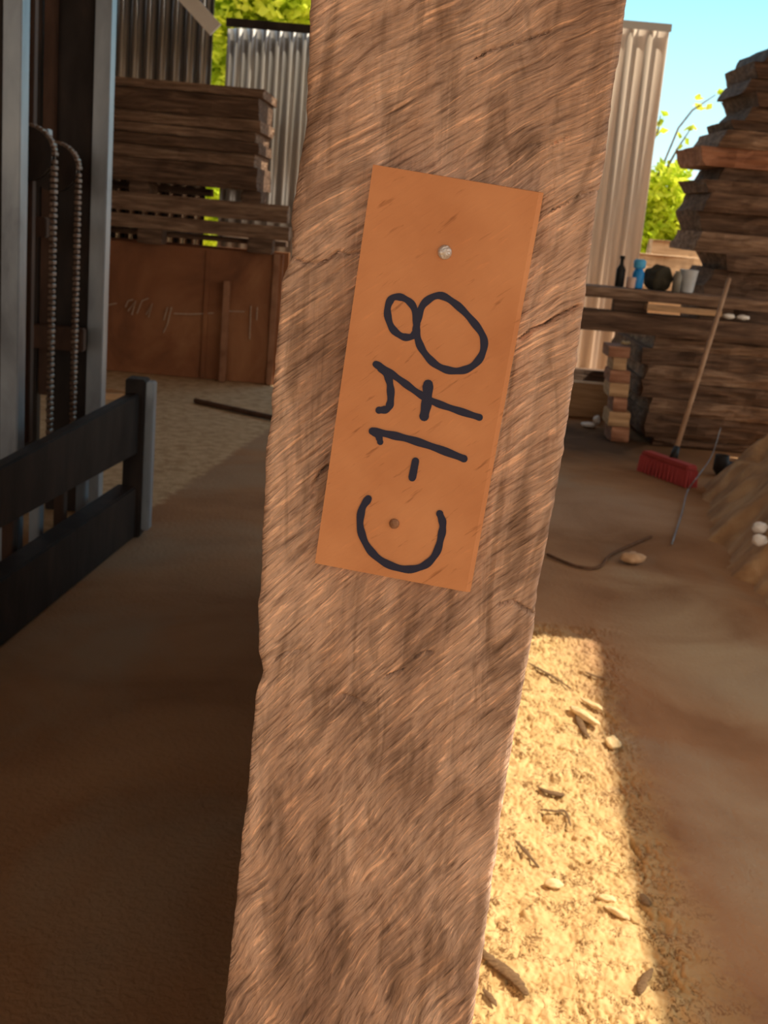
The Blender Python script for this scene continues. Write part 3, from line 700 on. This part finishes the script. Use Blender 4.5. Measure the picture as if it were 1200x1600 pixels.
# dark bundle and jar
bm = bmesh.new(); b = bmesh.new(); bmesh.ops.create_icosphere(b, subdivisions=4, radius=1)
for v in b.verts:
    k = 1+.22*noise.noise(v.co*2.1+Vector((3, 1, 0))); v.co = Vector((v.co.x*.10*k, v.co.y*.09*k, max(-.08, v.co.z*.095*k)+.08))
merge(bm, b); o = link('cloth_bundle', bm, M_DKGRN, None, True); o.location = (on_bench(1028, 448), YC+.04, zt); tag(o, 'dark crumpled cloth bundle between blue bottle and white cup', 'bundle')
bm = bmesh.new(); lathe(bm, (0, 0, 0), [(.03, 0), (.03, .12), (.02, .13), (.02, .145)]); o = link('glass_jar', bm, solid('grey_glass', (.28, .26, .22), .3), None, True); o.location = (on_bench(1053, 450), YC-.07, zt); tag(o, 'greyish jar just left of the white plastic cup', 'jar')
# right tall stack with ragged live ends
YK = 9.1
tall = [(1104, 452, 486, M_WOODD), (1112, 424, 451, M_WOODD), (1132, 398, 423, M_WOODD), (1090, 366, 397, M_WOOD), (1097, 334, 365, M_WOODD), (1102, 304, 333, M_WOODD), (1103, 284, 303, M_WOODD), (1130, 262, 283, M_WOODD),
        (1097, 232, 261, M_WOODR), (1126, 204, 231, M_WOOD), (1150, 186, 203, M_WOODD), (1172, 164, 185, M_WOODD), (1180, 142, 163, M_WOODD), (1172, 118, 141, M_WOODD), (1184, 92, 117, M_WOODD), (1200, 66, 91, M_WOODD)]
ords = ['lowest', 'second from bottom', 'third from bottom', 'fourth from bottom', 'fifth from bottom', 'sixth from bottom', 'seventh from bottom', 'eighth from bottom', 'reddish, ninth from bottom', 'tenth from bottom', 'eleventh from bottom', 'fifth from top', 'fourth from top', 'third from top', 'second from top', 'topmost']
pz = None
for i, (pl, t, b_, m) in enumerate(tall):
    z0 = zr(1150, b_+1, YK); z1 = zr(1150, t, YK)
    if i == 0: z0 = prevz+.0
    else: z0 = pz
    x0 = P(pl, (t+b_)/2, YK).x
    slab('timber_plank', (x0, x0+1.6+.2*math.sin(i*5), YK+.06*math.sin(i*2), YK+.85, z0, z1), m, 90+i, 'rough slab with ragged end, %s of the tall stack at right edge' % ords[i], 'timber slab', 'slabs in the tall stack at right', .03, tip=.05 if i % 2 else -.05)
    pz = z1
# two pale stones on the low stack
for i, (px, lab) in enumerate(((1132, 'small white wood chip on the workbench beam, left of the pair'), (1154, 'small white wood chip on the workbench beam, right of the pair'))):
    q = P(px, 521, YR-.02); bm = bmesh.new(); b = bmesh.new(); bmesh.ops.create_icosphere(b, subdivisions=3, radius=1)
    for v in b.verts: k = 1+.2*noise.noise(v.co*1.7+Vector((i*4, 0, 0))); v.co = Vector((v.co.x*.045*k, v.co.y*.03*k, v.co.z*.018*k+.018))
    merge(bm, b); o = link('wood_chip', bm, M_WHITE, None, True); o.location = (q.x, YR-.07, zb1+.004); tag(o, lab, 'wood chip')
# small column of pale stacked offcuts, and the pale beam at the wall foot
YO = 8.72
zc = 0; seq_ = ['bottom', 'second', 'third', 'fourth', 'fifth', 'sixth', 'topmost']
tops = [668, 645, 622, 600, 580, 560, 542]
for i in range(7):
    t = tops[i]; z1 = zr(980, t, YO); x0 = P(956+4*math.sin(i*4), t, YO).x; x1 = P(984+3*math.sin(i*2.2), t, YO).x
    slab('wood_offcut', (x0, x1, YO, YO+.28, zc, z1-.004), M_WOODL if i % 2 else M_WOODR, 130+i, 'orange-brown offcut, %s in the small pile left of the low stack' % (seq_[i] if i in (0, 6) else seq_[i]+' from bottom'), 'offcut', 'offcuts piled left of the low stack', .012)
    zc = z1
a = P(880, 606, 9.75); b_ = P(975, 606, 9.75)
slab('squared_timber', (a.x-.3, b_.x-.12, 9.72, 9.95, 0, zr(930, 600, 9.75)), M_WOODL, 140, 'pale squared beam lying at foot of the tan sheet wall', 'beam', None, .008)
a = P(880, 568, 9.98); b_ = P(960, 578, 9.98)
slab('wood_board', (a.x-.3, b_.x, 10.0, 10.2, 0, zr(930, 580, 10.0)), M_WOODD, 141, 'dark board standing behind the pale beam at the wall', 'board', None, .008)
# scraps on the floor by the near slab, sunlight painted in as white
for i, (px, py, sx_, sz_) in enumerate(((905, 650, .055, .02), (909, 634, .03, .035))):
    q = G(px, py); bm = bmesh.new(); b = bmesh.new(); bmesh.ops.create_icosphere(b, subdivisions=3, radius=1)
    for v in b.verts: k = 1+.2*noise.noise(v.co*1.7+Vector((i*9, 2, 0))); v.co = Vector((v.co.x*sx_*k, v.co.y*.05*k, v.co.z*sz_*k+sz_*.8))
    merge(bm, b); o = link('wood_scrap', bm, M_WHITE, None, True); o.location = (q.x-.01*i, q.y-.5-.4*i, 0); tag(o, ['flat whitish wood scrap on the floor at the near slab edge', 'small upright pale scrap behind the flat whitish scrap'][i], 'wood scrap')
# broom
hd = G(1041, 748); hl = G(1003, 735); hr = G(1078, 762)
ang = math.atan2(hr.y-hl.y, hr.x-hl.x); Lh = (hr-hl).length/2
br_ = empty('broom', (hd.x, hd.y, 0)); tag(br_, 'push broom with red bristles and long wooden handle leaning on the stacks', 'broom')
bm = bmesh.new(); b = bmesh.new(); nb = 26
for i in range(nb):
    for j in range(5):
        x = -Lh+2*Lh*(i+.5)/nb; y = -.035+.0175*j; tube(bm, [(x, y, .105), (x*1.04, y*1.25+.006*math.sin(i*3+j), .0)], [.009, .007], 5)
o = link('bristles', bm, M_RED, br_); o.rotation_euler.z = ang
bm = bmesh.new(); box(bm, -Lh*.97, Lh*.97, -.042, .042, .10, .135, .01); o = link('broom_head', bm, solid('red_plastic', (.46, .08, .08), .5), br_); o.rotation_euler.z = ang
top = P(1139, 436, YR-.22); bot = Vector((hd.x+.03, hd.y+.02, .125))
k0 = bot + (top-bot)*.10
bm = bmesh.new(); tube(bm, [bot, bot+(top-bot)*.06], [.028, .02], 12); o = link('socket', bm, M_BLK, None, True); o.data.transform(Matrix.Translation(-br_.location)); o.parent = br_
bm = bmesh.new(); tube(bm, [bot+(top-bot)*.05, bot+(top-bot)*.5, top], .0165, 12); o = link('handle', bm, simple('broom_stick', [(.3, (.34, .20, .12)), (.7, (.52, .34, .22))], 12, (1, 1, .2)), None, True); o.data.transform(Matrix.Translation(-br_.location)); o.parent = br_
# cord from the low stack to the floor
pts = [P(1126, 668, YR-.1), P(1112, 712, YR-.35), G(1092, 742, .12), G(1074, 768, .03), G(1066, 800, .012), G(1050, 850, .012)]
cp = smooth_pts([(p.x, p.y) for p in pts], False, 6); cz = smooth_pts([(p.z, 0) for p in pts], False, 6)
bm = bmesh.new(); tube(bm, [(x, y, max(.008, z[0])) for (x, y), z in zip(cp, cz)], .0042, 6); o = base(link('grey_cord', bm, M_STEELG, None, True)); tag(o, 'thin grey cord hanging from low stack down past the red broom head', 'cord')
# dark boot at the foot of the stack
q = G(1136, 744); bm = bmesh.new(); b = bmesh.new(); bmesh.ops.create_icosphere(b, subdivisions=3, radius=1)
for v in b.verts:
    x, y, z = v.co; v.co = Vector((x*.115, y*.045, max(0, (z*.055+.045)*(1.0+.5*max(0, x)))))
merge(bm, b); b = bmesh.new()
lathe(bm, (.06, 0, .04), [(.05, 0), (.048, .05), (.046, .10), (.040, .10), (.036, .03)], 16)
o = link('work_boot', bm, solid('dark_leather', (.03, .028, .03), .6), None, True); o.location = (q.x, q.y, .0); o.rotation_euler.z = R(200); tag(o, 'dark work boot on the floor at the foot of the low stack', 'boot')

# heap of earth and sawdust on the right
foot = [G(1090, 758), G(1098, 790), G(1118, 850), G(1150, 900), G(1200, 952)]
bm = bmesh.new(); hx, hy = 3.05, 6.15; g_ = []
nx, ny = 90, 110
for j in range(ny+1):
    row = []
    for i in range(nx+1):
        y = 4.2+3.9*j/ny
        # distance inside the foot line
        wv_ = .06*noise.noise(Vector((0, y*3, 7)))+.04*noise.noise(Vector((0, y*9, 7)))
        k0 = interp([(4.2, 1.75), (G(1200, 952).y, G(1200, 952).x), (G(1150, 900).y, G(1150, 900).x), (G(1118, 850).y, G(1118, 850).x), (G(1098, 790).y, G(1098, 790).x), (G(1090, 758).y, G(1090, 758).x+.03), (7.55, 2.42), (8.3, 3.0)], y)
        x = k0+wv_-.06 + (4.85-k0-wv_+.06)*(i/nx)**1.3
        d = x-k0-wv_*max(0, 1-(x-k0)*3); e_ = min(1, max(0, (y-4.2)/.8), max(0, (8.1-y)/.7), max(0, (4.85-x)/.6))
        h = (.80*(1-math.exp(-max(0, d)*1.7)))*e_ - .03
        h += (.10*noise.noise(Vector((x*3, y*3, 2)))+.06*noise.noise(Vector((x*7, y*6, 9))))*min(1, max(0, d*4))*e_ + .02*noise.noise(Vector((x*15, y*15, 2)))*min(1, max(0, d*6))*e_
        row.append(bm.verts.new((x, y, h)))
    g_.append(row)
for j in range(ny):
    for i in range(nx): bm.faces.new((g_[j][i], g_[j][i+1], g_[j+1][i+1], g_[j+1][i]))
o = link('sawdust_heap', bm, simple('heap_earth', [(.3, (.32, .19, .10)), (.5, (.50, .32, .17)), (.75, (.66, .47, .28))], 6, bs=.6, bd=.04), None, True)
tag(o, 'tan heap of earth and sawdust spreading over the floor at right edge', 'heap', kind='stuff')
heap = o; hvs = [v.co.copy() for v in heap.data.vertices]
for i, (px, py) in enumerate(((1190, 838), (1192, 858))):  # sunlit clumps of the heap, their brightness put in as white
    best = min(hvs, key=lambda v: (v-EYE).normalized().cross(ray(px, py).normalized()).length + .002*(v-EYE).length)
    bm = bmesh.new(); b = bmesh.new(); bmesh.ops.create_icosphere(b, subdivisions=3, radius=1)
    for v in b.verts: k = 1+.25*noise.noise(v.co*1.8+Vector((i*5, 1, 0))); v.co = Vector((v.co.x*.035*k, v.co.y*.03*k, v.co.z*.028*k))
    merge(bm, b); o = link('stone', bm, M_WHITE, None, True); o.location = best + Vector((-.015, -.01, .045)); tag(o, ['upper of two whitish stones on the tan heap at right edge', 'lower of two whitish stones on the tan heap at right edge'][i], 'stone')
# stone lying on the right floor, chips on the sawdust
def chip(px, py, L, wd, ht, rz, m, lab, name='wood_chip', cat='wood chip', grp=None, seed=0, z=.0):
    q = G(px, py, z+.01); bm = bmesh.new(); b = bmesh.new(); bmesh.ops.create_icosphere(b, subdivisions=3, radius=1)
    for v in b.verts:
        k = 1+.25*noise.noise(v.co*1.6+Vector((seed*3.3, seed, 0))); v.co = Vector((v.co.x*L*k, v.co.y*wd*k, (v.co.z*.5+.5)*ht*k))
    merge(bm, b); o = link(name, bm, m, None, True); o.location = (q.x, q.y, z-.002); o.rotation_euler.z = rz; tag(o, lab, cat, grp); return o
chip(988, 876, .06, .05, .05, .4, simple('tan_stone', [(.3, (.48, .30, .17)), (.7, (.62, .43, .27))], 20), 'small tan stone on the brown floor right of the near slab', 'stone', 'stone', seed=3)
M_CHIP = simple('fresh_chip', [(.3, (.66, .47, .22)), (.7, (.82, .66, .40))], 40, (1, 4, 1), bs=.3)
gp = 'wood chips on the sunlit sawdust'
chip(913, 1118, .075, .018, .022, R(118), M_CHIP, 'longest curled chip near far end of the sunlit sawdust', grp=gp, seed=1)
chip(958, 1160, .04, .022, .022, R(85), M_CHIP, 'small upright chip at right edge of the sunlit sawdust', grp=gp, seed=2)
chip(865, 1378, .022, .018, .016, 0, M_CHIP, 'rounded pale chip in the middle of the sunlit sawdust', grp=gp, seed=4)
chip(948, 1400, .022, .012, .012, R(-20), M_CHIP, 'pale chip left of the oblong one near right shadow edge', grp=gp, seed=5)
chip(965, 1422, .034, .010, .012, R(-45), M_CHIP, 'thin oblong pale chip near right shadow edge of the sawdust', grp=gp, seed=6)
chip(925, 1098, .05, .012, .014, R(125), M_CHIP, 'thin chip touching the longest curled chip, farther back', grp=gp, seed=7)

# dark bark strips lying in the sawdust
M_BARKD = simple('dark_bark', [(.3, (.10, .055, .025)), (.7, (.22, .13, .06))], 60, (1, 3, 1), bs=.6)
for i, (pts_, w_, lab) in enumerate((
        ([(752, 1478), (768, 1495), (790, 1512), (808, 1528), (824, 1549)], .017, 'largest dark bark strip, lower end of the sunlit sawdust by the near slab'),
        ([(826, 1032), (845, 1043), (868, 1056), (892, 1072)], .007, 'thin dark bark splinter near far left corner of the sunlit sawdust'),
        ([(900, 1100), (904, 1118), (913, 1138), (921, 1148)], .011, 'dark bark strip tucked beside the longest curled chip'),
        ([(842, 1226), (858, 1234), (874, 1237), (882, 1236)], .012, 'short dark bark piece across the upper middle of the sawdust'),
        ([(845, 1260), (868, 1263), (884, 1264), (892, 1286)], .006, 'hooked dark bark splinter below the short bark piece'),
        ([(806, 1308), (822, 1326), (843, 1351)], .006, 'straight dark bark splinter left of the rounded pale chip'),
        ([(1000, 1548), (1006, 1528), (1020, 1508)], .010, 'dark bark strip at right shadow edge, lower end of sawdust'),
        ([(756, 1540), (766, 1552), (776, 1566)], .008, 'small dark bark piece below the largest bark strip'),
        ([(1004, 1392), (1009, 1402), (1014, 1410)], .012, 'stubby dark bark piece at right shadow edge near the oblong chip'),
        ([(915, 1046), (930, 1053), (944, 1056)], .007, 'dark bark splinter near far right corner of the sunlit sawdust'))):
    g_ = [G(x, y, .012) for x, y in pts_]; c0 = g_[0].lerp(g_[-1], .5); n = len(g_)
    sm = smooth_pts([(p.x-c0.x, p.y-c0.y) for p in g_], False, 5); bm = bmesh.new(); rings = []
    for j, (x, y) in enumerate(sm):
        t = j/(len(sm)-1); a_ = sm[max(j-1, 0)]; b_ = sm[min(j+1, len(sm)-1)]; dx, dy = b_[0]-a_[0], b_[1]-a_[1]; L = math.hypot(dx, dy); nx_, ny_ = -dy/L, dx/L
        w = w_*(.35+.65*math.sin(math.pi*min(1, max(0, t))))*(1+.5*noise.noise(Vector((j*.9, i*3.3, 0)))); hh = w*.22
        rings.append([bm.verts.new((x+nx_*w*u, y+ny_*w*u, z)) for u, z in ((-1, .0), (-.8, hh), (0, hh*1.5), (.8, hh), (1, .0), (0, -.003))])
    for p_, q_ in zip(rings[:-1], rings[1:]):
        for k in range(6): bm.faces.new((p_[k], p_[(k+1) % 6], q_[(k+1) % 6], q_[k]))
    bm.faces.new(rings[0][::-1]); bm.faces.new(rings[-1])
    o = link('bark_strip', bm, M_BARKD, None, True); o.location = (c0.x, c0.y, .004); tag(o, lab, 'bark strip', 'bark strips on the sunlit sawdust')
pts = [G(855, 866, .006), G(900, 884, .006), G(935, 886, .006), G(953, 868, .006), G(985, 852, .006), G(1018, 838, .006)]
sm = smooth_pts([(p.x, p.y) for p in pts], False, 6); bm = bmesh.new(); tube(bm, [(x, y, .005) for x, y in sm], .007, 6)
o = base(link('dark_rope', bm, simple('dirty_rope', [(.3, (.10, .055, .03)), (.7, (.18, .10, .06))], 30, r_=.95), None, True)); tag(o, 'thin dark rope curving over the brown floor past the tan stone', 'rope')
chip(981, 536, .035, .03, .03, 0, M_CHIP, 'small pale scrap on top of the little offcut pile', 'wood_scrap', 'wood scrap', seed=8).location = (P(977, 536, 8.86).x, 8.86, zc+.0)

# ------------------------------------------------------------------ beyond the yard: trees, sunlit planks
def leaf_mat(name, a_, c_):
    m, nd, lk, b = mat(name, .6)
    f = nz(nd, lk, coords(nd, lk), 3, 3)
    lk.new(ramp(nd, lk, f, [(.35, a_), (.65, c_)]), b.inputs['Base Color'])
    tr = nd.new('ShaderNodeBsdfTranslucent'); mx = nd.new('ShaderNodeMixShader'); mx.inputs[0].default_value = .5
    lk.new(ramp(nd, lk, f, [(.35, a_), (.65, c_)]), tr.inputs[0]); out = nd['Material Output']
    lk.new(b.outputs[0], mx.inputs[1]); lk.new(tr.outputs[0], mx.inputs[2]); lk.new(mx.outputs[0], out.inputs[0]); return m
M_LEAF = leaf_mat('sunlit_leaf', (.46, .62, .02), (.92, .95, .12))
M_BARK = simple('tree_bark', [(.3, (.10, .065, .04)), (.7, (.25, .18, .12))], 10)
def leaf(bm, p, size, rnd):
    a_ = Vector((rnd.uniform(-1, 1), rnd.uniform(-1, 1), rnd.uniform(-.6, .6))).normalized()
    b = a_.cross(Vector((rnd.uniform(-1, 1), rnd.uniform(-1, 1), rnd.uniform(-1, 1)))).normalized(); n_ = a_.cross(b)
    w = size*.32
    pts_ = [p-a_*size*.5, p-a_*size*.1+b*w+n_*size*.06, p+a_*size*.5, p-a_*size*.1-b*w+n_*size*.06]
    bm.faces.new([bm.verts.new(q) for q in pts_])
def tree(name, basep, blobs, nleaf, size, seed, lab, branches=()):
    rnd = random.Random(seed); root_ = empty(name, basep); tag(root_, lab, 'tree')
    bm = bmesh.new(); B0 = Vector(basep)
    cs = [Vector(c[:3]) for c in blobs]; cm = sum(cs, Vector())/len(cs)
    tube(bm, [B0, B0.lerp(Vector((cm.x, cm.y, cm.z*.5)), .5), Vector((cm.x, cm.y, cm.z*.6))], [.12, .09, .07], 10)
    for c in cs: tube(bm, [Vector((cm.x, cm.y, cm.z*.6)), (c+cm)/2+Vector((0, 0, .1)), c], [.05, .03, .012], 8)
    for bp_ in branches: tube(bm, bp_, [.022]+[.012]*(len(bp_)-2)+[.006], 6)
    o = link('trunk', bm, M_BARK, None, True); adopt(root_, o)
    bm = bmesh.new(); tot = sum(c[3]**2 for c in blobs)
    for (x, y, z, r_) in blobs:
        for k in range(int(nleaf*r_*r_/tot)):
            while True:
                d = Vector((rnd.uniform(-1, 1), rnd.uniform(-1, 1), rnd.uniform(-1, 1)))
                if d.length < 1: break
            leaf(bm, Vector((x, y, z))+d*r_*(1+.25*noise.noise(d*3+Vector((x, y, z)))), size*rnd.uniform(.6, 1.3), rnd)
    for bp_ in branches:
        for t in range(9):
            q = Vector(bp_[-1]).lerp(Vector(bp_[-2]), rnd.uniform(0, 1)); leaf(bm, q+Vector((rnd.uniform(-.08, .08), 0, rnd.uniform(-.08, .08))), size*1.1, rnd)
    o = link('foliage', bm, M_LEAF); adopt(root_, o); return root_
YT_ = 15.0
def B(px, py, r_, Y=YT_): q = P(px, py, Y); return (q.x, q.y, q.z, r_)
tree('broadleaf_tree', (P(1040, 400, YT_).x, YT_, 0), [B(1050, 345, .42), B(1012, 365, .35), B(1085, 340, .30), B(1000, 310, .33), B(1045, 290, .30), B(1090, 385, .3), B(1030, 400, .4), B(980, 380, .5)], 5200, .12, 4,
     'sunlit yellow-green tree between the tan wall and tall slab stack',
     [[P(1005, 320, YT_), P(1035, 260, YT_), P(1060, 200, YT_), P(1082, 172, YT_), P(1118, 148, YT_)], [P(1010, 320, YT_), P(1060, 230, YT_), P(1080, 200, YT_)], [P(1010, 240, YT_), P(1028, 205, YT_), P(1032, 180, YT_)]])
q = P(400, 200, 14)
tree('broadleaf_tree', (q.x, 14, 0), [B(370, 0, .45, 14), B(430, 5, .5, 14), B(475, -10, .45, 14), B(345, 60, .4, 14), B(342, 130, .35, 14), B(340, 300, .35, 14), B(340, 200, .35, 14), B(340, 375, .3, 14), B(400, -60, .5, 14)], 8000, .13, 6, 'sunlit tree seen above and beside the grey sheet at upper left')
for i, (px0, px1, py0, py1, Y, m, lab) in enumerate(((985, 1150, 402, 425, 12.5, M_WOODL, 'lower sunlit tan log beyond the workbench'), (1040, 1160, 382, 401, 12.6, M_WOODL, 'upper sunlit tan log beyond the workbench'))):
    x0 = P(px0, py0, Y).x; x1 = P(px1, py0, Y).x; z1 = zr((px0+px1)/2, py0, Y); z0 = 0
    slab('timber_log', (x0, x1+1, Y+(.55 if i else 0), Y+(1.05 if i else .5), z0, max(z1, z0+.1)), m, 160+i, lab, 'log', 'sunlit logs beyond the workbench', .03)
